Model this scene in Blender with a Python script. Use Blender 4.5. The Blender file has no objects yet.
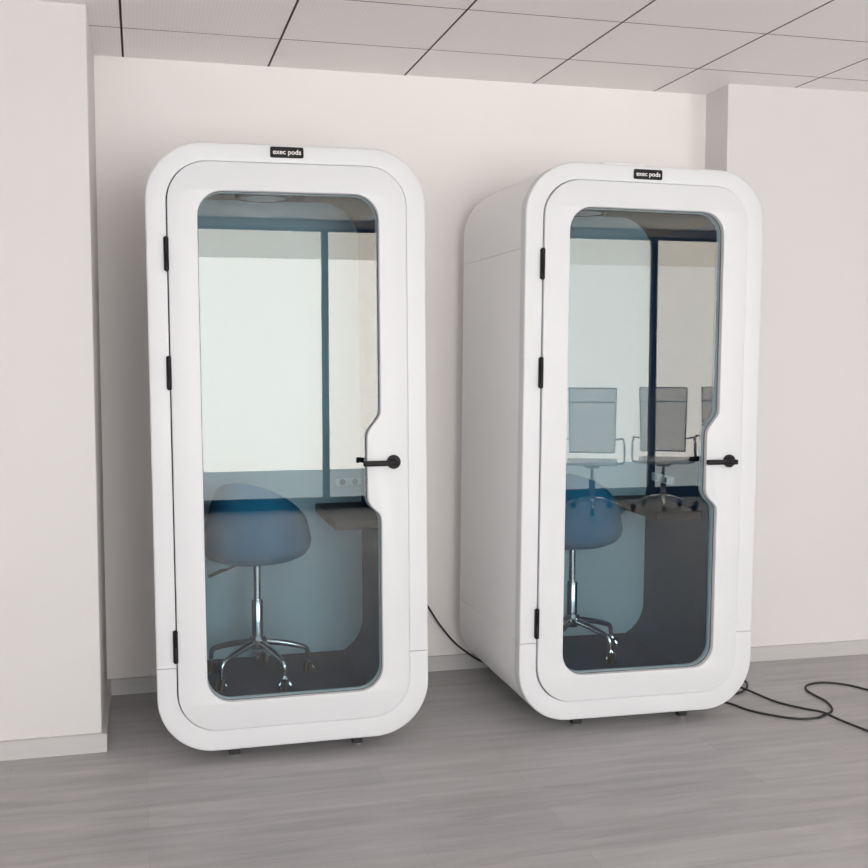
import bpy, bmesh, math, random
from mathutils import Vector, Matrix, Euler
random.seed(7)
SC = bpy.context.scene
COL = SC.collection
PI = math.pi

# ------------------------------------------------------------------ materials
def mat(name, col, rough=.5, metal=0., spec=.5, **kw):
    m = bpy.data.materials.new(name); m.use_nodes = True
    b = m.node_tree.nodes['Principled BSDF']
    b.inputs['Base Color'].default_value = (*col, 1)
    b.inputs['Roughness'].default_value = rough
    b.inputs['Metallic'].default_value = metal
    b.inputs['Specular IOR Level'].default_value = spec
    for k, v in kw.items():
        b.inputs[k.replace('_', ' ')].default_value = v
    return m

def noisy(m, c1, c2, scale=(1, 1, 1), nscale=5., detail=4., bump=0., dist=.01):
    """colour variation and a little relief from object-space noise"""
    nt = m.node_tree; N = nt.nodes; L = nt.links; b = N['Principled BSDF']
    tc = N.new('ShaderNodeTexCoord'); mp = N.new('ShaderNodeMapping'); no = N.new('ShaderNodeTexNoise')
    mp.inputs['Scale'].default_value = scale
    no.inputs['Scale'].default_value = nscale; no.inputs['Detail'].default_value = detail
    mx = N.new('ShaderNodeMix'); mx.data_type = 'RGBA'
    mx.inputs[6].default_value = (*c1, 1); mx.inputs[7].default_value = (*c2, 1)
    L.new(tc.outputs['Object'], mp.inputs['Vector']); L.new(mp.outputs[0], no.inputs['Vector'])
    L.new(no.outputs[0], mx.inputs[0]); L.new(mx.outputs[2], b.inputs['Base Color'])
    if bump:
        bp = N.new('ShaderNodeBump'); bp.inputs['Strength'].default_value = bump; bp.inputs['Distance'].default_value = dist
        L.new(no.outputs[0], bp.inputs['Height']); L.new(bp.outputs[0], b.inputs['Normal'])
    return m

def emit(name, col, strength):
    m = bpy.data.materials.new(name); m.use_nodes = True
    nt = m.node_tree; nt.nodes.clear()
    e = nt.nodes.new('ShaderNodeEmission'); o = nt.nodes.new('ShaderNodeOutputMaterial')
    e.inputs[0].default_value = (*col, 1); e.inputs[1].default_value = strength
    nt.links.new(e.outputs[0], o.inputs[0]); return m

def glass_mat(name, tint, f0):
    """tinted sheet glass: Schlick reflection over a tinted transmission"""
    m = bpy.data.materials.new(name); m.use_nodes = True
    nt = m.node_tree; nt.nodes.clear(); N = nt.nodes; L = nt.links
    lw = N.new('ShaderNodeLayerWeight'); lw.inputs[0].default_value = .5
    pw = N.new('ShaderNodeMath'); pw.operation = 'POWER'; pw.inputs[1].default_value = 5
    ma = N.new('ShaderNodeMath'); ma.operation = 'MULTIPLY_ADD'; ma.inputs[1].default_value = 1 - f0; ma.inputs[2].default_value = f0
    tr = N.new('ShaderNodeBsdfTransparent'); tr.inputs[0].default_value = (*tint, 1)
    gl = N.new('ShaderNodeBsdfGlossy'); gl.inputs['Roughness'].default_value = .0; gl.inputs[0].default_value = (1, .91, .82, 1)
    mx = N.new('ShaderNodeMixShader'); o = N.new('ShaderNodeOutputMaterial')
    L.new(lw.outputs['Facing'], pw.inputs[0]); L.new(pw.outputs[0], ma.inputs[0]); L.new(ma.outputs[0], mx.inputs[0])
    L.new(tr.outputs[0], mx.inputs[1]); L.new(gl.outputs[0], mx.inputs[2]); L.new(mx.outputs[0], o.inputs[0])
    return m

def mesh_mat(name, col, open_):
    m = bpy.data.materials.new(name); m.use_nodes = True
    nt = m.node_tree; N = nt.nodes; L = nt.links; b = N['Principled BSDF']
    b.inputs['Base Color'].default_value = (*col, 1); b.inputs['Roughness'].default_value = .8
    tr = N.new('ShaderNodeBsdfTransparent'); mx = N.new('ShaderNodeMixShader'); mx.inputs[0].default_value = open_
    o = N['Material Output']
    L.new(b.outputs[0], mx.inputs[1]); L.new(tr.outputs[0], mx.inputs[2]); L.new(mx.outputs[0], o.inputs[0])
    return m

M = {}
M['wall'] = noisy(mat('wall_paint', (.8, .78, .77), .75, spec=.25), (.845, .815, .80), (.865, .835, .82), nscale=3, bump=.015, dist=.002)  # back wall tone lifted to make up for weak light there
M['wall_dimmed'] = noisy(mat('wall_paint_dimmed', (.7, .7, .7), .75, spec=.25), (.70, .685, .68), (.72, .705, .70), nscale=3, bump=.015, dist=.002)  # same wall paint, darkened on the projecting walls to offset strong light
M['white'] = mat('booth_white_dimmed', (.69, .70, .722), .38, spec=.4)  # booth white, darkened on the fronts to offset strong window light
M['white_lifted'] = mat('booth_white_lifted', (.92, .925, .93), .5, spec=.4)  # same booth white, lightened so the shaded sides look better lit
M['black'] = mat('black_metal', (.008, .008, .009), .45, spec=.2)
M['rubber'] = mat('black_rubber', (.02, .02, .022), .6)
M['tile_edge'] = mat('darkened_tile_edge', (.17, .165, .16), .8)
M['gap'] = mat('dark_gap', (.03, .03, .035), .8)
M['gasket'] = mat('dark_grey_gasket', (.07, .07, .075), .5)
M['greybead'] = mat('grey_bead', (.72, .72, .73), .4)
M['lining'] = noisy(mat('slate_felt', (.1, .12, .15), .95, spec=.1), (.033, .072, .13), (.045, .088, .152), nscale=120, bump=.1, dist=.002)
M['headlining'] = noisy(mat('grey_felt', (.1, .1, .1), .95, spec=.1), (.07, .072, .07), (.09, .092, .09), nscale=120, bump=.1, dist=.002)
M['backpanel'] = noisy(mat('pale_felt', (.4, .47, .5), .9, spec=.1), (.44, .535, .57), (.48, .575, .61), nscale=90, bump=.08, dist=.002)
M['carpet'] = noisy(mat('navy_carpet', (.04, .05, .07), 1., spec=.05), (.026, .05, .105), (.042, .072, .14), nscale=160, bump=.4, dist=.004)
M['desk'] = noisy(mat('dark_desk', (.03, .02, .025), .5, spec=.15), (.022, .013, .016), (.035, .02, .024), scale=(2, 14, 2), nscale=4)
M['blue'] = noisy(mat('blue_upholstery', (.05, .16, .28), .9, spec=.15), (.008, .10, .18), (.014, .13, .225), nscale=140, bump=.15, dist=.002)
M['chrome'] = mat('chrome', (.8, .8, .82), .12, 1.)
M['lens'] = mat('frosted_lens', (.6, .6, .58), .5)
M['socketwhite'] = mat('white_plastic', (.8, .8, .82), .4)
M['glass'] = glass_mat('tinted_glass', (.83, .91, .94), .031)
M['metalgrey'] = mat('anodised_frame', (.035, .037, .045), .45)
M['mesh'] = mesh_mat('grey_mesh_fabric', (.3, .34, .33), .66)
M['chairframe'] = mat('grey_chair_frame', (.3, .31, .31), .5)
M['meshseat'] = mesh_mat('pale_mesh_seat', (.6, .6, .58), .6)
M['pad'] = mat('pale_seat_fabric', (.62, .62, .6), .85)
M['letters'] = mat('white_lettering', (.8, .78, .77), .5)
M['base'] = noisy(mat('pale_skirting', (.6, .58, .57), .5), (.49, .482, .478), (.57, .562, .555), scale=(1.5, 1.5, 30), nscale=3)
M['darkstrip'] = mat('dark_upstand', (.05, .05, .055), .6)
M['day'] = emit('daylight_pane', (.99, .97, .945), 18.5)
M['day_right'] = emit('hazier_daylight_pane', (.99, .97, .945), 13.2)
M['day_fill'] = emit('added_fill_glow', (.98, .985, 1.0), 3.6)  # added fill glow for the unseen left window
M['day_blind'] = emit('backlit_blind', (1.0, .94, .85), 10.5)
M['day_low'] = emit('shaded_pane', (.85, .95, 1.0), 6.0)

def ceiling_material():
    m = mat('metal_ceiling_tile', (.6, .58, .57), .55, spec=.3)
    nt = m.node_tree; N = nt.nodes; L = nt.links; b = N['Principled BSDF']
    tc = N.new('ShaderNodeTexCoord'); mp = N.new('ShaderNodeMapping')
    mp.inputs['Scale'].default_value = (1, 1, 1)
    wv = N.new('ShaderNodeTexWave'); wv.bands_direction = 'X'; wv.inputs['Scale'].default_value = 22; wv.inputs['Distortion'].default_value = 1.5; wv.inputs['Detail'].default_value = 3; wv.inputs['Detail Scale'].default_value = 8
    mx = N.new('ShaderNodeMix'); mx.data_type = 'RGBA'
    mx.inputs[6].default_value = (.885, .85, .838, 1); mx.inputs[7].default_value = (.92, .89, .878, 1)
    L.new(tc.outputs['Object'], mp.inputs[0]); L.new(mp.outputs[0], wv.inputs[0]); L.new(wv.outputs['Fac'], mx.inputs[0]); L.new(mx.outputs[2], b.inputs['Base Color'])
    return m
M['ceiling'] = ceiling_material()

def floor_material():
    m = mat('pale_laminate', (.4, .38, .36), .4, spec=.18)
    nt = m.node_tree; N = nt.nodes; L = nt.links; b = N['Principled BSDF']
    tc = N.new('ShaderNodeTexCoord')
    br = N.new('ShaderNodeTexBrick'); br.offset = .37; br.offset_frequency = 2
    br.inputs['Color1'].default_value = (.435, .428, .432, 1); br.inputs['Color2'].default_value = (.485, .478, .482, 1); br.inputs['Mortar'].default_value = (.40, .392, .392, 1)
    br.inputs['Scale'].default_value = 1; br.inputs['Mortar Size'].default_value = .0012; br.inputs['Brick Width'].default_value = 1.25; br.inputs['Row Height'].default_value = .165; br.inputs['Bias'].default_value = -.1
    L.new(tc.outputs['Object'], br.inputs['Vector'])
    mp = N.new('ShaderNodeMapping'); mp.inputs['Scale'].default_value = (1.1, 9, 1)
    no = N.new('ShaderNodeTexNoise'); no.inputs['Scale'].default_value = 2.2; no.inputs['Detail'].default_value = 6; no.inputs['Roughness'].default_value = .6; no.inputs['Distortion'].default_value = .5
    L.new(tc.outputs['Object'], mp.inputs[0]); L.new(mp.outputs[0], no.inputs['Vector'])
    rp = N.new('ShaderNodeValToRGB'); rp.color_ramp.elements[0].position = .3; rp.color_ramp.elements[0].color = (.80, .795, .795, 1); rp.color_ramp.elements[1].position = .7; rp.color_ramp.elements[1].color = (1.05, 1.05, 1.05, 1)
    L.new(no.outputs[0], rp.inputs[0])
    mx = N.new('ShaderNodeMix'); mx.data_type = 'RGBA'; mx.blend_type = 'MULTIPLY'; mx.inputs[0].default_value = 1
    L.new(br.outputs['Color'], mx.inputs[6]); L.new(rp.outputs[0], mx.inputs[7]); L.new(mx.outputs[2], b.inputs['Base Color'])
    ro = N.new('ShaderNodeMapRange'); ro.inputs[3].default_value = .36; ro.inputs[4].default_value = .52
    L.new(no.outputs[0], ro.inputs[0]); L.new(ro.outputs[0], b.inputs['Roughness'])
    return m
M['floor'] = floor_material()

# ------------------------------------------------------------------ helpers
def link_mesh(name, me, m, parent=None, smooth=True):
    o = bpy.data.objects.new(name, me); COL.objects.link(o)
    if m is not None:
        me.materials.clear(); me.materials.append(m)
    if smooth:
        for p in me.polygons: p.use_smooth = True
        try: me.set_sharp_from_angle(angle=math.radians(35))
        except Exception: pass
    if parent: o.parent = parent
    return o

def from_bm(name, bm, m, parent=None, smooth=True):
    bmesh.ops.recalc_face_normals(bm, faces=bm.faces)
    me = bpy.data.meshes.new(name); bm.to_mesh(me); bm.free()
    return link_mesh(name, me, m, parent, smooth)

def add_box(bm, lo, hi, bev=0., seg=2):
    t = bmesh.new()
    bmesh.ops.create_cube(t, size=1)
    for v in t.verts:
        v.co = Vector([(lo[i] + hi[i]) / 2 + v.co[i] * (hi[i] - lo[i]) for i in range(3)])
    if bev: bmesh.ops.bevel(t, geom=list(t.edges), offset=bev, segments=seg, profile=.5, affect='EDGES')
    me = bpy.data.meshes.new('t'); t.to_mesh(me); t.free(); bm.from_mesh(me); bpy.data.meshes.remove(me)

def box(name, lo, hi, m, parent=None, bev=0., seg=2):
    bm = bmesh.new(); add_box(bm, lo, hi, bev, seg); return from_bm(name, bm, m, parent)

def add_lathe(bm, prof, seg=32, mtx=Matrix()):
    """prof: (radius, z) pairs turned about z, then placed by mtx"""
    rings = []
    for r, z in prof:
        rings.append([bm.verts.new(mtx @ Vector((max(r, 1e-5) * math.cos(2 * PI * k / seg), max(r, 1e-5) * math.sin(2 * PI * k / seg), z))) for k in range(seg)])
    for a, b in zip(rings, rings[1:]):
        for k in range(seg):
            bm.faces.new((a[k], a[(k + 1) % seg], b[(k + 1) % seg], b[k]))
    bm.faces.new(rings[0][::-1]); bm.faces.new(rings[-1])

def catmull(pts, n=10):
    P = [Vector(p) for p in pts]; P = [P[0] * 2 - P[1]] + P + [P[-1] * 2 - P[-2]]; out = []
    for i in range(1, len(P) - 2):
        for k in range(n):
            t = k / n
            out.append(.5 * ((2 * P[i]) + (-P[i - 1] + P[i + 1]) * t + (2 * P[i - 1] - 5 * P[i] + 4 * P[i + 1] - P[i + 2]) * t * t + (-P[i - 1] + 3 * P[i] - 3 * P[i + 1] + P[i + 2]) * t ** 3))
    out.append(P[-2]); return out

def add_tube(bm, pts, rad, seg=10, flat=1.):
    """tube along pts; rad a number or one per point; flat squashes it along its own 'up'"""
    n = len(pts); pts = [Vector(p) for p in pts]
    R = rad if isinstance(rad, (list, tuple)) else [rad] * n
    rings = []; up = Vector((0, 0, 1)); prev = None
    for i, p in enumerate(pts):
        t = (pts[min(i + 1, n - 1)] - pts[max(i - 1, 0)]).normalized()
        s = t.cross(up if prev is None else prev.cross(t) if False else up)
        if s.length < 1e-3: s = t.cross(Vector((0, 1, 0)))
        s.normalize()
        if prev is not None and s.dot(prev) < 0: s = -s
        prev = s; u = s.cross(t).normalized()
        rings.append([bm.verts.new(p + R[i] * (math.cos(2 * PI * k / seg) * s + flat * math.sin(2 * PI * k / seg) * u)) for k in range(seg)])
    for a, b in zip(rings, rings[1:]):
        for k in range(seg):
            bm.faces.new((a[k], a[(k + 1) % seg], b[(k + 1) % seg], b[k]))
    bm.faces.new(rings[0][::-1]); bm.faces.new(rings[-1])

def fillet(corners, seg=10):
    """corners: (x, z, radius) -> rounded closed outline"""
    n = len(corners); out = []
    for i, (x, z, r) in enumerate(corners):
        p = Vector((x, z)); a = Vector(corners[i - 1][:2]); b = Vector(corners[(i + 1) % n][:2])
        if r <= 0: out.append(p); continue
        da = (a - p).normalized(); db = (b - p).normalized()
        ang = da.angle(db); d = r / math.tan(ang / 2)
        d = min(d, .49 * (a - p).length, .49 * (b - p).length); r = d * math.tan(ang / 2)
        c = p + (da + db).normalized() * (r / math.sin(ang / 2))
        s = p + da * d - c; e = p + db * d - c
        a0 = math.atan2(s.y, s.x); da_ = math.atan2(e.y, e.x) - a0
        while da_ > PI: da_ -= 2 * PI
        while da_ < -PI: da_ += 2 * PI
        for k in range(seg + 1):
            t = a0 + da_ * k / seg; out.append(c + r * Vector((math.cos(t), math.sin(t))))
    return out

def rrect(hw, z0, z1, r, seg=16):
    return fillet([(-hw, z0, r), (hw, z0, r), (hw, z1, r), (-hw, z1, r)], seg)     # counter-clockwise

def inset(o, d):
    """move a counter-clockwise outline inwards by d"""
    n = len(o); out = []
    for i in range(n):
        t = (o[(i + 1) % n] - o[i - 1]); t.normalize()
        out.append(o[i] + d * Vector((-t.y, t.x)))
    return out

def plate(name, loops, y0, y1, m, parent=None, bev=0.):
    """solid sheet with outline loops[0] and holes loops[1:], from depth y0 to y1, rounded edges"""
    cu = bpy.data.curves.new(name, 'CURVE'); cu.dimensions = '2D'; cu.fill_mode = 'BOTH'
    cu.extrude = abs(y1 - y0) / 2 - bev; cu.bevel_depth = bev; cu.bevel_resolution = 2 if bev else 0; cu.offset = 0
    for k, lp in enumerate(loops):
        pts = inset(lp, bev) if bev else lp
        sp = cu.splines.new('POLY'); sp.points.add(len(pts) - 1); sp.use_cyclic_u = True
        for q, p in zip(sp.points, pts): q.co = (p.x, p.y, 0, 1)
    tmp = bpy.data.objects.new('tmp', cu); COL.objects.link(tmp)
    dg = bpy.context.evaluated_depsgraph_get(); dg.update()
    me = bpy.data.meshes.new_from_object(tmp.evaluated_get(dg))
    bpy.data.objects.remove(tmp); bpy.data.curves.remove(cu)
    for v in me.vertices:
        x, z, d = v.co; v.co = (x, (y0 + y1) / 2 - d, z)
    bm = bmesh.new(); bm.from_mesh(me); bpy.data.meshes.remove(me)
    bmesh.ops.remove_doubles(bm, verts=bm.verts, dist=1e-5)
    return from_bm(name, bm, m, parent)

def add_loft(bm, rings, cap0=True, cap1=True):
    R = [[bm.verts.new(p) for p in r] for r in rings]; n = len(R[0])
    for a, b in zip(R, R[1:]):
        for k in range(n): bm.faces.new((a[k], a[(k + 1) % n], b[(k + 1) % n], b[k]))
    if cap0: bm.faces.new(R[0][::-1])
    if cap1: bm.faces.new(R[-1])
    return R

def tag(o, label, cat, group=None):
    o['label'] = label; o['category'] = cat
    if group: o['group'] = group
    return o
def thing(name, loc, label, cat, group=None, rot=(0, 0, 0)):
    o = bpy.data.objects.new(name, None); COL.objects.link(o); o.location = loc; o.rotation_euler = rot
    o.empty_display_size = .1
    return tag(o, label, cat, group)
def structure(o):
    o['kind'] = 'structure'; return o
def copy_tree(o, parent=None):
    c = o.copy(); COL.objects.link(c)
    if parent: c.parent = parent
    for ch in list(o.children): copy_tree(ch, c)
    return c

# ------------------------------------------------------------------ room
CZ = 2.687; YB = 4.91; XL, XR, YW = -3.0, 7.0, -2.45
structure(box('floor', (XL - .2, YW - .3, -.12), (XR + .2, YB + .2, 0), M['floor']))
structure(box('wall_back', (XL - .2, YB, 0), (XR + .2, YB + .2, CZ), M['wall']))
structure(box('wall_left', (XL, 4.21, 0), (-.160, YB, CZ), M['wall_dimmed'], bev=.004))
def skew_block(name, pts, z0, z1, m):
    bm = bmesh.new(); add_loft(bm, [[(x, y, z0) for x, y in pts], [(x, y, z1) for x, y in pts]])
    return structure(from_bm(name, bm, m, smooth=False))
skew_block('wall_right', [(2.628, YB), (2.618, 4.685), (XR, 4.56), (XR, YB)], 0, CZ, M['wall_dimmed'])
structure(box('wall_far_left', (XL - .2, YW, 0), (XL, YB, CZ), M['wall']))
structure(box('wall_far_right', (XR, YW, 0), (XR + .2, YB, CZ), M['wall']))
# skirting
def skirting(name, pts, h=.068):
    bm = bmesh.new(); add_loft(bm, [[(x, y, .0) for x, y in pts], [(x, y, h) for x, y in pts]])
    return structure(from_bm(name, bm, M['base'], smooth=False))
skirting('baseboard_left', [(XL, 4.19), (-.142, 4.19), (-.142, YB), (-.160, YB), (-.160, 4.21), (XL, 4.21)])
skirting('baseboard_back', [(-.142, YB - .018), (2.61, YB - .018), (2.61, YB), (-.142, YB)])
skirting('baseboard_right', [(2.618, 4.685), (2.600, 4.667), (XR, 4.541), (XR, 4.56)])
# ceiling: bevelled metal tiles laid with open joints under a dark void
bm = bmesh.new()
tx0 = -.044 - .6 * 5; ty1 = YB + .11
TW, TD = .6, .545
nx, ny = 18, 14
for i in range(nx):
    for j in range(ny):
        x0 = tx0 + i * TW + .003; x1 = tx0 + (i + 1) * TW - .003
        y1 = ty1 - j * TD - .002; y0 = ty1 - (j + 1) * TD + .002
        if x1 < XL or x0 > XR or y1 < YW: continue
        rings = [[(x0 + e, y0 + e, z), (x1 - e, y0 + e, z), (x1 - e, y1 - e, z), (x0 + e, y1 - e, z)] for e, z in ((0, CZ + .010), (0, CZ + .002), (.0015, CZ))]
        add_loft(bm, rings)
ceil = structure(from_bm('ceiling', bm, M['ceiling'], smooth=False))
ceil.data.materials.append(M['tile_edge'])      # tile edges coloured dark to stand for shade in the joints
for p in ceil.data.polygons:
    if abs(p.normal.z) < .9: p.material_index = 1
structure(box('trim_1', (XL - .2, YW - .3, CZ + .012), (XR + .2, YB + .2, CZ + .08), M['gap']))   # void above the tiles
# window wall behind the viewer: tall panes to the ceiling, a low upstand, a header
structure(box('wall_front', (XL - .2, YW - .2, CZ - .075), (XR + .2, YW, CZ), M['wall']))
structure(box('trim_2', (XL - .2, YW - .2, 0), (XR + .2, YW + .01, .09), M['darkstrip']))
ZT = CZ - .075
blocking_piers = [(XL - .2, -2.7), (-.30, .33), (2.12, 3.90), (5.75, XR + .2)]  # unseen wall pieces put in place of glazing to cut the window light
for a, b in blocking_piers: structure(box('wall_front', (a, YW - .2, .09), (b, YW, ZT), M['wall']))
def window(n, a, b, mulls, fill_only=False):
    z0, z1 = .09, ZT; w = .031
    bm = bmesh.new()
    for x0, x1 in [(a, a + w), (b - w, b)] + [(m - w, m + w) for m in mulls]: add_box(bm, (x0, YW - .06, z0), (x1, YW + .03, z1))
    edges = [a + w] + [e for m in mulls for e in (m - w, m + w)] + [b - w]; bays = list(zip(edges[::2], edges[1::2]))
    for x0, x1 in bays:
        add_box(bm, (x0, YW - .06, z1 - .03), (x1, YW + .03, z1)); add_box(bm, (x0, YW - .06, z0), (x1, YW + .03, z0 + .02))
    fr = structure(from_bm('window_%d' % n, bm, M['metalgrey'], smooth=False))
    for x0, x1 in bays:
        if fill_only:
            box('blind_or_fill_panel', (x0, YW - .03, z0 + .02), (x1, YW - .02, z1 - .03), M['day_fill'], fr)  # added glowing panel, serves only as fill light
        else:
            box('pane', (x0, YW - .03, .37), (x1, YW - .02, 2.33), M['day'] if n == 2 else M['day_right'], fr)
            box('lower_pane', (x0, YW - .03, z0 + .02), (x1, YW - .02, .37), M['day_low'], fr)
            box('blind_or_fill_panel', (x0, YW - .03, 2.33), (x1, YW - .02, z1 - .03), M['day_blind'], fr)
window(1, -2.7, -.30, [], True)  # unseen window, added to brighten the gaps and shaded booth sides
window(2, .33, 2.12, [1.545])
window(3, 3.90, 5.75, [4.91])

# ------------------------------------------------------------------ booths
HW, Z0, Z1, RAD, DEPTH = .489, .05, 2.178, .2, .85
OUT = rrect(HW, Z0, Z1, RAD, 20)
DHW, DZ0, DZ1, DR = .4165, .126, 2.113, .14
HOLE = fillet([(-.316, .226, .088), (.316, .226, .088), (.316, .868, .045), (.266, .915, .06), (.266, 1.17, .06), (.316, 1.235, .045), (.316, 2.015, .088), (-.316, 2.015, .088)], 8)

def cut_outline(o, zs):
    """insert points where the outline crosses each height in zs"""
    for z in zs:
        r = []
        for i, p in enumerate(o):
            q = o[(i + 1) % len(o)]; r.append(p)
            if (p.y - z) * (q.y - z) < 0: r.append(p + (q - p) * ((z - p.y) / (q.y - p.y)))
        o = r
    return o

def make_booth(loc, rot, label, socket_on_side, vent, sz, hz, nz):
    t = thing('phone_booth', loc, label, 'phone booth', 'white phone booths against the back wall', rot); t.scale.z = sz
    # --- outer shell, with V joints in the sides
    SEAM1, SEAM2 = .36, 1.856
    o = cut_outline(OUT, [SEAM1 - .003, SEAM1, SEAM1 + .003, SEAM2 - .003, SEAM2, SEAM2 + .003])
    o = [p * 1 if not any(abs(p.y - s) < 1e-6 for s in (SEAM1, SEAM2)) else Vector((p.x - math.copysign(.004, p.x), p.y)) for p in o]
    bm = bmesh.new(); rings = []
    for y, d in ((.052, .0), (DEPTH - .02, 0), (DEPTH - .012, .003), (DEPTH - .005, .009), (DEPTH, .02)):
        rings.append([(p.x, y, p.y) for p in inset(o, d)] if d else [(p.x, y, p.y) for p in o])
    add_loft(bm, rings, cap0=False, cap1=True)
    from_bm('shell', bm, M['white_lifted'], t)
    # --- front frame, upper and lower pieces meeting at a fine joint
    inner = [p + Vector((-.0014, 0)) for p in rrect(DHW + .0026, DZ0 - .0014, DZ1 + .0014, DR + .001, 20)]
    def side(o, keep_low, z):
        o = cut_outline(o, [z]); ok = [(p.y <= z + 1e-6) if keep_low else (p.y >= z - 1e-6) for p in o]
        n = len(o); s = next(i for i in range(n) if ok[i] and not ok[i - 1])
        r = []
        for k in range(n):
            if ok[(s + k) % n]: r.append(o[(s + k) % n])
            else: break
        return r
    up = side(OUT, False, SEAM1 + .0012) + side(inner, False, SEAM1 + .0012)[::-1]
    lo = side(OUT, True, SEAM1 - .0012) + side(inner, True, SEAM1 - .0012)[::-1]
    def ring_piece(name, outer_part, inner_part):
        # strip between an outer and an inner arc resampled to the same count, with softened edges
        def resample(q, n):
            L = [0]
            for a, b in zip(q, q[1:]): L.append(L[-1] + (b - a).length)
            out = []; j = 0
            for k in range(n):
                s = L[-1] * k / (n - 1)
                while j < len(L) - 2 and L[j + 1] < s: j += 1
                f = (s - L[j]) / max(L[j + 1] - L[j], 1e-9); out.append(q[j] + (q[j + 1] - q[j]) * f)
            return out
        bm = bmesh.new()
        O_, I_ = outer_part, inner_part
        def nrm(q):
            r = []
            for i in range(len(q)):
                d = (q[min(i + 1, len(q) - 1)] - q[max(i - 1, 0)]).normalized(); r.append(Vector((-d.y, d.x)))
            return r
        nO, nI = nrm(O_), nrm(I_); R = []
        for i in range(len(O_)):
            a, b = O_[i], I_[i]; u, v = nO[i], nI[i]; B = .007; b2 = .004
            sec = [(a, .056)]
            for k in range(5):
                th = PI / 2 * k / 4; sec.append((a + u * B * (1 - math.cos(th)), B - B * math.sin(th)))
            for k in range(4, -1, -1):
                th = PI / 2 * k / 4; sec.append((b - v * b2 * (1 - math.cos(th)), b2 - b2 * math.sin(th)))
            sec.append((b, .056))
            R.append([bm.verts.new((p.x, y, p.y)) for p, y in sec])
        for r0, r1 in zip(R, R[1:]):
            m_ = len(r0)
            for k in range(m_): bm.faces.new((r0[k], r0[(k + 1) % m_], r1[(k + 1) % m_], r1[k]))
        bm.faces.new(R[0]); bm.faces.new(R[-1][::-1])
        return from_bm(name, bm, M['white'], t)
    # matched arcs: same corner angles and same point order in both outlines
    def arcs(low, z):
        A, Bq = side(OUT, low, z), side(inner, low, z)
        return A, Bq
    A, Bq = arcs(False, SEAM1 + .0012); assert len(A) == len(Bq), (len(A), len(Bq)); ring_piece('front_frame', A, Bq)
    A, Bq = arcs(True, SEAM1 - .0012); assert len(A) == len(Bq); ring_piece('front_frame', A, Bq)
    # --- inside
    IHW, IZ0, IZ1, IR = .388, .150, 2.088, .16
    cav = rrect(IHW, IZ0, IZ1, IR, 14)
    n = len(cav); bm = bmesh.new()
    # flange behind the door, then the lining tube
    fl = rrect(HW - .012, Z0 + .012, Z1 - .012, RAD - .012, 14)
    add_loft(bm, [[(p.x, .060, p.y) for p in fl], [(p.x, .060, p.y) for p in cav], [(p.x, .80, p.y) for p in cav]], False, False)
    ln = from_bm('lining', bm, M['lining'], t)
    ln.data.materials.append(M['headlining'])
    for p in ln.data.polygons:
        if p.center.z > 1.99 and p.center.y > .06: p.material_index = 1
    plate('back_panel', [inset(cav, .001)], .788, .80, M['backpanel'], t)
    # carpet: fills the bottom of the rounded section
    zc = .168; cp = [p for p in inset(cut_outline(cav, [zc]), .0015) if p.y <= zc + .003]
    cx = IHW - IR + math.sqrt(max(IR * IR - (IR - (zc - IZ0)) ** 2, 0)) - .002
    bm = bmesh.new(); add_loft(bm, [[(-cx, y, zc), (-cx + .05, y, IZ0 + .004), (cx - .05, y, IZ0 + .004), (cx, y, zc)] for y in (.064, .787)])
    from_bm('carpet', bm, M['carpet'], t, smooth=False)
    # ceiling lamp (unlit), flush ring and lens
    bm = bmesh.new(); add_lathe(bm, [(.115, 0), (.115, -.012), (.108, -.018), (.094, -.018), (.092, -.012), (.092, 0)], 40, Matrix.Translation((-.03, .60, IZ1 - .0005)))
    cl = from_bm('ceiling_light', bm, M['headlining'], t)
    bm = bmesh.new(); add_lathe(bm, [(.09, -.002), (.09, -.014), (.07, -.019), (.0, -.021)], 40, Matrix.Translation((-.03, .60, IZ1 - .0005)))
    from_bm('lens', bm, M['lens'], cl)
    # desk along the right side
    dk = box('desk', (.186, .25, .779), (IHW - .002, .786, .815), M['desk'], t, bev=.003)
    # power outlets: a slim white trunking
    if socket_on_side: lo_, hi_ = (IHW - .018, .50, .893), (IHW - .001, .70, .93)
    else: lo_, hi_ = (.275, .770, .886), (.385, .787, .923)
    pw = box('power_outlet', lo_, hi_, M['socketwhite'], t, bev=.004)
    for s in (.25, .75):
        if socket_on_side: c = (lo_[0], lo_[1] + (hi_[1] - lo_[1]) * s, .911); mt = Matrix.Translation(c) @ Matrix.Rotation(-PI / 2, 4, 'Y')
        else: c = (lo_[0] + (hi_[0] - lo_[0]) * s, lo_[1], .904); mt = Matrix.Translation(c) @ Matrix.Rotation(PI / 2, 4, 'X')
        bm = bmesh.new(); add_lathe(bm, [(.013, -.002), (.013, .0012), (.010, .0012), (.009, .0004)], 20, mt)
        from_bm('socket', bm, M['gap'], pw)
    # --- door
    YD = -.007
    dr = plate('door', [rrect(DHW, DZ0, DZ1, DR, 18), HOLE[::-1]], YD, .050, M['white'], t, bev=.0035)
    # the hinge-side gap shows black behind the edge
    sealer = plate('door_seal', [[p + Vector((-.0012, 0)) for p in rrect(DHW + .0022, DZ0 - .0011, DZ1 + .0011, DR + .001, 18)], rrect(DHW - .03, DZ0 + .03, DZ1 - .03, DR - .03, 18)[::-1]], .0505, .0575, M['rubber'], dr)
    plate('glazing_gasket', [inset(HOLE, -.001), inset(HOLE, .0022)[::-1]], .0145, .0178, M['gasket'], dr)
    plate('glazing_bead', [inset(HOLE, -.001), inset(HOLE, .003)[::-1]], .0285, .0465, M['greybead'], dr)
    plate('glass_pane', [inset(HOLE, -.004)], .018, .026, M['glass'], dr)
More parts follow.
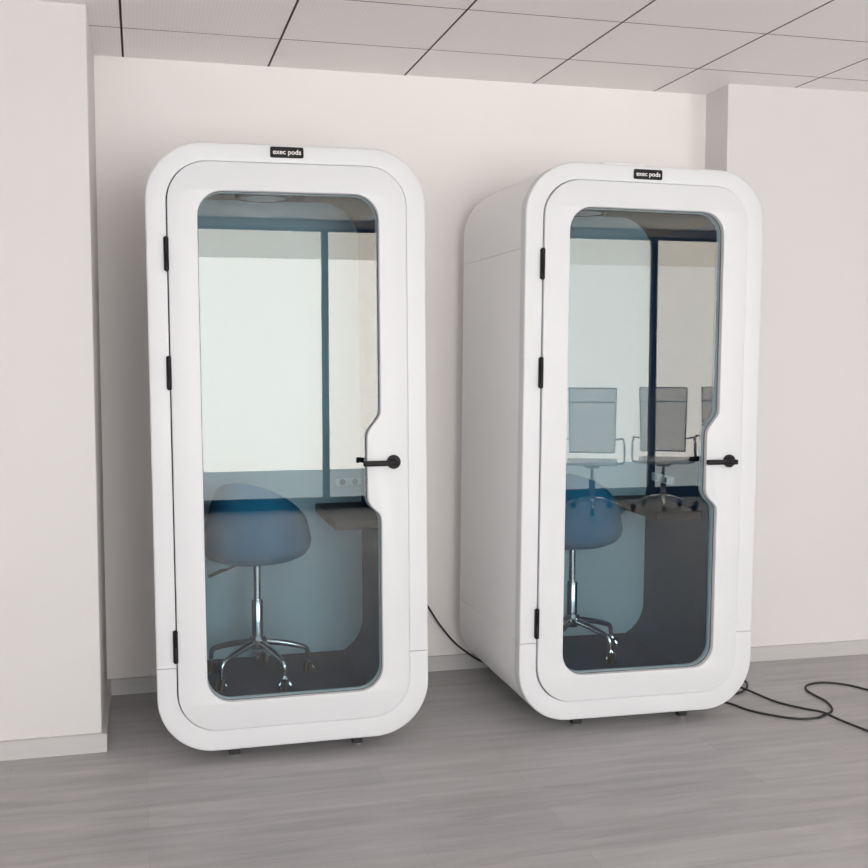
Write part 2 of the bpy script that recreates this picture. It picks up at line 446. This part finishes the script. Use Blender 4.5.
    # hinges: barrel with two thin leaves
    for zc_ in (1.797, 1.392, .437):
        bm = bmesh.new(); zz = zc_ - .059
        add_lathe(bm, [(.004, 0), (.0085, .004), (.0085, .058), (.0078, .059), (.0085, .060), (.0085, .114), (.004, .118)], 16, Matrix.Translation((-.4225, -.008, zz)))
        add_box(bm, (-.431, -.006, zz + .004), (-.414, .004, zz + .114), .001, 1)
        from_bm('hinge', bm, M['black'], dr)
    # handle: rose, neck and lever outside, the same inside
    for yy, sg in ((YD, -1), (.050, 1)):
        bm = bmesh.new(); mt = Matrix.Translation((.362, yy, hz)) @ Matrix.Rotation(PI / 2 * (1 if sg < 0 else -1), 4, 'X')
        add_lathe(bm, [(.0255, -.001), (.0255, .007), (.0245, .009), (.0, .0095)], 36, mt)
        add_lathe(bm, [(.0105, .008), (.0095, .02), (.0095, .052), (.008, .054)], 24, mt)
        rose = from_bm('door_handle', bm, M['black'], dr)
        bm = bmesh.new(); y0, y1 = sorted((yy + sg * .040, yy + sg * .056))
        add_box(bm, (.243, y0, hz - .0095), (.3735, y1, hz + .0095), .004, 3)
        from_bm('lever', bm, M['black'], rose)
    # --- name plate
    bp = plate('name_plate', [rrect(.058, 2.1255 + .0, 2.1625, .006, 6)], -.0045, .001, M['black'], t, bev=.001)
    bp.location = (-.006, 0, nz)
    cu = bpy.data.curves.new('txt', 'FONT'); cu.body = 'exec pods'; cu.size = .0235; cu.extrude = .0004; cu.align_x = 'CENTER'; cu.align_y = 'CENTER'; cu.offset = .0004; cu.space_character = 1.02
    tmp = bpy.data.objects.new('tmp', cu); COL.objects.link(tmp); dg = bpy.context.evaluated_depsgraph_get(); dg.update()
    me = bpy.data.meshes.new_from_object(tmp.evaluated_get(dg)); bpy.data.objects.remove(tmp); bpy.data.curves.remove(cu)
    for v in me.vertices: x, z, d = v.co; v.co = (x, -.0048 - d, 2.1445 + z)
    link_mesh('lettering', me, M['letters'], bp, smooth=False)
    # --- levelling feet
    for fx in (-.222, .232):
        for fy in (.085, .76):
            bm = bmesh.new(); add_box(bm, (fx - .019, fy - .016, .007), (fx + .019, fy + .016, .062), .002, 1)
            ft = from_bm('foot', bm, M['rubber'], t)
            bm = bmesh.new(); add_lathe(bm, [(.015, .0), (.015, .006), (.012, .010)], 20, Matrix.Translation((fx + .003, fy, 0)))
            from_bm('foot_pad', bm, M['chrome'], ft)
    # --- low vent cowl on the roof
    if vent: box('roof_vent', (-.15, .10, Z1 - .004), (.03, .34, Z1 + .028), M['white_lifted'], t, bev=.012, seg=3)
    return t

b1 = make_booth((.5286, 3.9513, .0016), (0, -.0065, -.0102), 'white rounded phone booth nearer the left wall, its glass door seen square on', False, False, 1.0025, 1.063, .0075)
b2 = make_booth((1.854, 3.9359, .0022), (0, .0099, -.0057), 'white rounded phone booth on the right showing its grey left side', True, True, .994, 1.049, .0015)

# ------------------------------------------------------------------ blue chairs in the booths
def make_task_chair(loc, rz, label):
    """local +x is the way the sitter faces; z = 0 on the booth carpet"""
    t = thing('task_chair', loc, label, 'chair', 'blue chairs inside the booths', (0, 0, rz))
    N_ = 48
    # bucket: outer skin up to the rim, over the rim and down to the seat
    def rim(ph):  # rim height over the bucket's bottom
        s = (1 - math.cos(ph)) / 2
        return .105 + .215 * (s ** .8)
    def R(ph): return .222 + .012 * math.cos(2 * ph)
    bm = bmesh.new(); rings = []
    zb = .478
    def taper(ph): return 1 - .30 * (rim(ph) - .105) / .205
    prof = [(.05, 0, 0), (.45, 0, 0), (.72, .006, 0), (.88, .022, 0), (.965, .045, 0), (1.0, .075, 0), (1.0, .075, .25), (1.0, .075, .5), (1.0, .075, .75), (.985, .075, .92), (.95, .075, 1.0), (.90, .075, .97), (.87, .075, .85)]
    for f, h0, q in prof:
        ring = []
        for k in range(N_):
            p = 2 * PI * k / N_; g = f * (1 + (taper(p) - 1) * q ** 1.15); hh = h0 + (rim(p) - .075) * q
            ring.append((R(p) * g * math.cos(p), R(p) * g * math.sin(p), zb + hh))
        rings.append(ring)
    sh = bm
    add_loft(sh, rings, True, False)
    inner_r = rings[-1]
    rr = [[(x * f, y * f, zb + .088 + (z - zb - .088) * g) for x, y, z in inner_r] for f, g in ((.94, .45), (.86, .08))]
    add_loft(sh, [inner_r] + rr, False, True)
    bmesh.ops.remove_doubles(sh, verts=sh.verts, dist=1e-5)
    from_bm('seat_shell', sh, M['blue'], t)
    bm = bmesh.new(); cush = []
    for f, z in ((.2, .086), (.80, .086), (.845, .095), (.845, .108), (.80, .122), (.6, .130), (.25, .133), (.02, .133)):
        cush.append([(R(p) * f * math.cos(p), R(p) * f * math.sin(p), zb + z) for p in (2 * PI * k / N_ for k in range(N_))])
    add_loft(bm, cush); from_bm('seat_cushion', bm, M['blue'], t)
    # gas lift
    bm = bmesh.new(); add_lathe(bm, [(.045, zb - .012), (.05, zb - .002), (.05, zb + .003)], 24); add_lathe(bm, [(.0145, .27), (.0145, zb - .01)], 20)
    from_bm('gas_lift', bm, M['chrome'], t)
    bm = bmesh.new(); add_lathe(bm, [(.0225, .15), (.0235, .155), (.0235, .315), (.019, .322)], 24); from_bm('column_sleeve', bm, M['chrome'], t)
    bm = bmesh.new(); add_lathe(bm, [(.026, .125), (.036, .135), (.038, .165), (.03, .178), (.024, .18)], 24); from_bm('hub', bm, M['chrome'], t)
    # lift lever
    bm = bmesh.new(); add_tube(bm, catmull([(.02, .03, zb - .012), (.045, .09, zb - .025), (.05, .155, zb - .055), (.055, .19, zb - .066), (.06, .245, zb - .092)], 6), [.004] * 13 + [.006] * 3 + [.0075] * 9)
    from_bm('lift_lever', bm, M['black'], t)
    for k in range(5):
        a = 2 * PI * k / 5 + LEGROT
        d = Vector((math.cos(a), math.sin(a), 0))
        bm = bmesh.new()
        pts = catmull([d * .025 + Vector((0, 0, .152)), d * .11 + Vector((0, 0, .136)), d * .178 + Vector((0, 0, .116)), d * .199 + Vector((0, 0, .102)), d * .205 + Vector((0, 0, .068))], 6)
        add_tube(bm, pts, [.0145 - .006 * i / (len(pts) - 1) for i in range(len(pts))], 12)
        lg = from_bm('leg', bm, M['chrome'], t)
        # castor: fork and two wheels
        c = d * .205; s = Vector((-d.y, d.x, 0)); sw = Matrix.Rotation(.7 * math.sin(3.1 * k + 1), 4, 'Z'); s = sw @ s; fw = sw @ d
        bm = bmesh.new()
        mt = Matrix.Translation(c + fw * .012 + Vector((0, 0, .0265))) @ Matrix((( s.x, fw.x, 0, 0), (s.y, fw.y, 0, 0), (0, 0, 1, 0), (0, 0, 0, 1))) @ Matrix.Rotation(PI / 2, 4, 'Y')
        for q in (-.017, .006):
            add_lathe(bm, [(.018, q), (.025, q + .001), (.0255, q + .006), (.025, q + .010), (.018, q + .011)], 24, mt)
        wh = from_bm('castor', bm, M['rubber'], lg)
        bm = bmesh.new(); add_lathe(bm, [(.0045, .03), (.0045, .07), (.004, .072)], 12, Matrix.Translation(c)); 
        add_tube(bm, [c + fw * .012 + s * .022 + Vector((0, 0, .0265 + .0)), c + fw * .006 + s * .0 + Vector((0, 0, .0585)), c + fw * .012 - s * .022 + Vector((0, 0, .0265))], .005, 8)
        from_bm('castor_fork', bm, M['chrome'], wh)
    return t
CARP = .170
LEGROT = .35
make_task_chair((.433, 4.40, CARP), math.radians(58), 'blue upholstered chair on chrome castor base inside the left phone booth')
LEGROT = .55
make_task_chair((1.772, 4.42, CARP), math.radians(52), 'blue upholstered chair on chrome castor base inside the right phone booth')

# ------------------------------------------------------------------ conference chairs by the windows (seen mirrored in the booth glass)
def make_conference_chair(loc, rz, label):
    t = thing('conference_chair', loc, label, 'chair', 'conference chairs in front of the windows', (0, 0, rz))
    # local +y faces the sitter's front
    def back_pt(u, v):  # v 0..1 up the back
        return Vector((u, -.20 - .13 * v - .02 * math.sin(PI * v) + .25 * u * u, .53 + .60 * v))
    bm = bmesh.new(); G = []
    for j in range(13):
        v = j / 12; w = .205 + .015 * v; G.append([bm.verts.new(back_pt(-w + 2 * w * i / 10, v)) for i in range(11)])
    for a, b in zip(G, G[1:]):
        for i in range(10): bm.faces.new((a[i], a[i + 1], b[i + 1], b[i]))
    mesh_o = from_bm('backrest', bm, M['mesh'], t)
    so = mesh_o.modifiers.new('t', 'SOLIDIFY'); so.thickness = .004
    bm = bmesh.new()
    for s in (-1, 1): add_tube(bm, [back_pt(s * (.207 + .015 * k / 10), k / 10) for k in range(11)], .0055, 8)
    add_tube(bm, [back_pt(-.222 + .444 * k / 8, 1) for k in range(9)], .0055, 8); add_tube(bm, [back_pt(-.218 + .436 * k / 8, .78) for k in range(9)], .006, 8)
    add_tube(bm, [back_pt(-.207 + .414 * k / 8, 0) for k in range(9)], .0055, 8)
    from_bm('back_frame', bm, M['chairframe'], t)
    box('seat', (-.23, -.22, .445), (.23, .24, .475), M['meshseat'], t, bev=.014, seg=3)
    for s in (-1, 1):
        bm = bmesh.new(); add_tube(bm, catmull([(s * .235, .10, .45), (s * .285, .10, .47), (s * .29, .06, .60), (s * .28, -.02, .665), (s * .27, -.15, .665), (s * .22, -.225, .65)], 6), .008, 8)
        from_bm('armrest', bm, M['chairframe'], t)
    bm = bmesh.new(); add_lathe(bm, [(.028, .11), (.028, .30), (.016, .305), (.016, .40), (.07, .405), (.08, .43)], 20); from_bm('gas_lift', bm, M['chrome'], t)
    for k in range(5):
        a = 2 * PI * k / 5 + .3; d = Vector((math.cos(a), math.sin(a), 0))
        bm = bmesh.new(); add_tube(bm, [d * .02 + Vector((0, 0, .12)), d * .15 + Vector((0, 0, .105)), d * .29 + Vector((0, 0, .065))], [.016, .012, .008], 10)
        lg = from_bm('leg', bm, M['chrome'], t)
        bm = bmesh.new(); add_lathe(bm, [(.02, -.02), (.028, -.016), (.028, .016), (.02, .02)], 18, Matrix.Translation(d * .29 + Vector((0, 0, .028))) @ Matrix.Rotation(a, 4, 'Z') @ Matrix.Rotation(PI / 2, 4, 'X'))
        from_bm('castor', bm, M['rubber'], lg)
    return t
cc = make_conference_chair((3.96, -1.68, 0), math.radians(22), 'grey mesh conference chair mirrored in the right booth door, left of the dark mullion')
for x, rz, lb in ((4.675, 24, 'grey mesh conference chair mirrored in the right booth door, just behind the dark mullion'),
                  (5.32, 26, 'grey mesh conference chair mirrored at the right edge of the right booth door')):
    c = copy_tree(cc); c.location = (x, -1.68, 0); c.rotation_euler = (0, 0, math.radians(rz)); c['label'] = lb

# ------------------------------------------------------------------ cables
def cable(name, pts, label, r=.0046, n=12):
    bm = bmesh.new(); add_tube(bm, catmull(pts, n), r, 10)
    return tag(from_bm(name, bm, M['rubber'], None), label, 'cable')
cable('power_cable', [(.98, 4.86, .72), (1.08, 4.86, .58), (1.17, 4.86, .44), (1.253, 4.86, .305), (1.305, 4.86, .223), (1.377, 4.86, .135), (1.458, 4.86, .069), (1.506, 4.858, .040), (1.56, 4.85, .018), (1.62, 4.84, .006), (1.72, 4.83, .006)],
      'black cable hanging down behind the left booth towards the right booth')
Z = .0055
cable('power_cable', [(2.12, 4.30, Z), (2.24, 4.24, Z), (2.346, 4.122, Z), (2.383, 4.01, Z), (2.451, 3.914, Z), (2.527, 3.856, Z), (2.60, 3.852, Z), (2.638, 3.871, Z), (2.70, 3.905, Z), (2.735, 3.955, Z), (2.76, 4.034, Z), (2.762, 4.114, Z), (2.772, 4.191, Z), (2.818, 4.253, Z), (2.904, 4.268, Z), (2.98, 4.217, Z), (3.029, 4.122, Z), (3.072, 3.966, Z), (3.10, 3.80, Z)],
      'black cable curling in an S on the floor right of the right booth')
cable('power_cable', [(2.30, 4.20, Z), (2.442, 4.218, Z), (2.515, 4.262, Z), (2.556, 4.31, Z), (2.583, 4.377, Z), (2.56, 4.42, Z), (2.50, 4.40, .02), (2.482, 4.33, .022), (2.494, 4.277, .016), (2.511, 4.229, .013), (2.553, 4.079, Z), (2.606, 3.961, .009), (2.643, 3.879, .0155), (2.664, 3.807, .009), (2.698, 3.664, Z), (2.73, 3.518, Z), (2.77, 3.35, Z)],
      'black cable with a small loop by the right booth, running straight off right')

# ------------------------------------------------------------------ camera and view
cam = bpy.data.cameras.new('camera'); co = bpy.data.objects.new('camera', cam); COL.objects.link(co)
F = 1118.; pitch = math.atan(81 / F); yaw = math.atan(294.5 / math.hypot(F, 81))
co.location = (0, 0, 1.463); co.rotation_euler = (PI / 2 - pitch, 0, -yaw)
cam.sensor_width = 36; cam.sensor_fit = 'HORIZONTAL'; cam.lens = 36 * F / 868; cam.clip_start = .05
SC.camera = co
w = bpy.data.worlds.new('world'); SC.world = w; w.use_nodes = True
w.node_tree.nodes['Background'].inputs[0].default_value = (.8, .85, .9, 1); w.node_tree.nodes['Background'].inputs[1].default_value = .4
vs = SC.view_settings; vs.view_transform = 'Standard'; vs.look = 'None'; vs.exposure = -0.45; vs.gamma = 1; vs.use_curve_mapping = False
SC.cycles.max_bounces = 12; SC.cycles.diffuse_bounces = 6; SC.cycles.glossy_bounces = 6; SC.cycles.transparent_max_bounces = 16
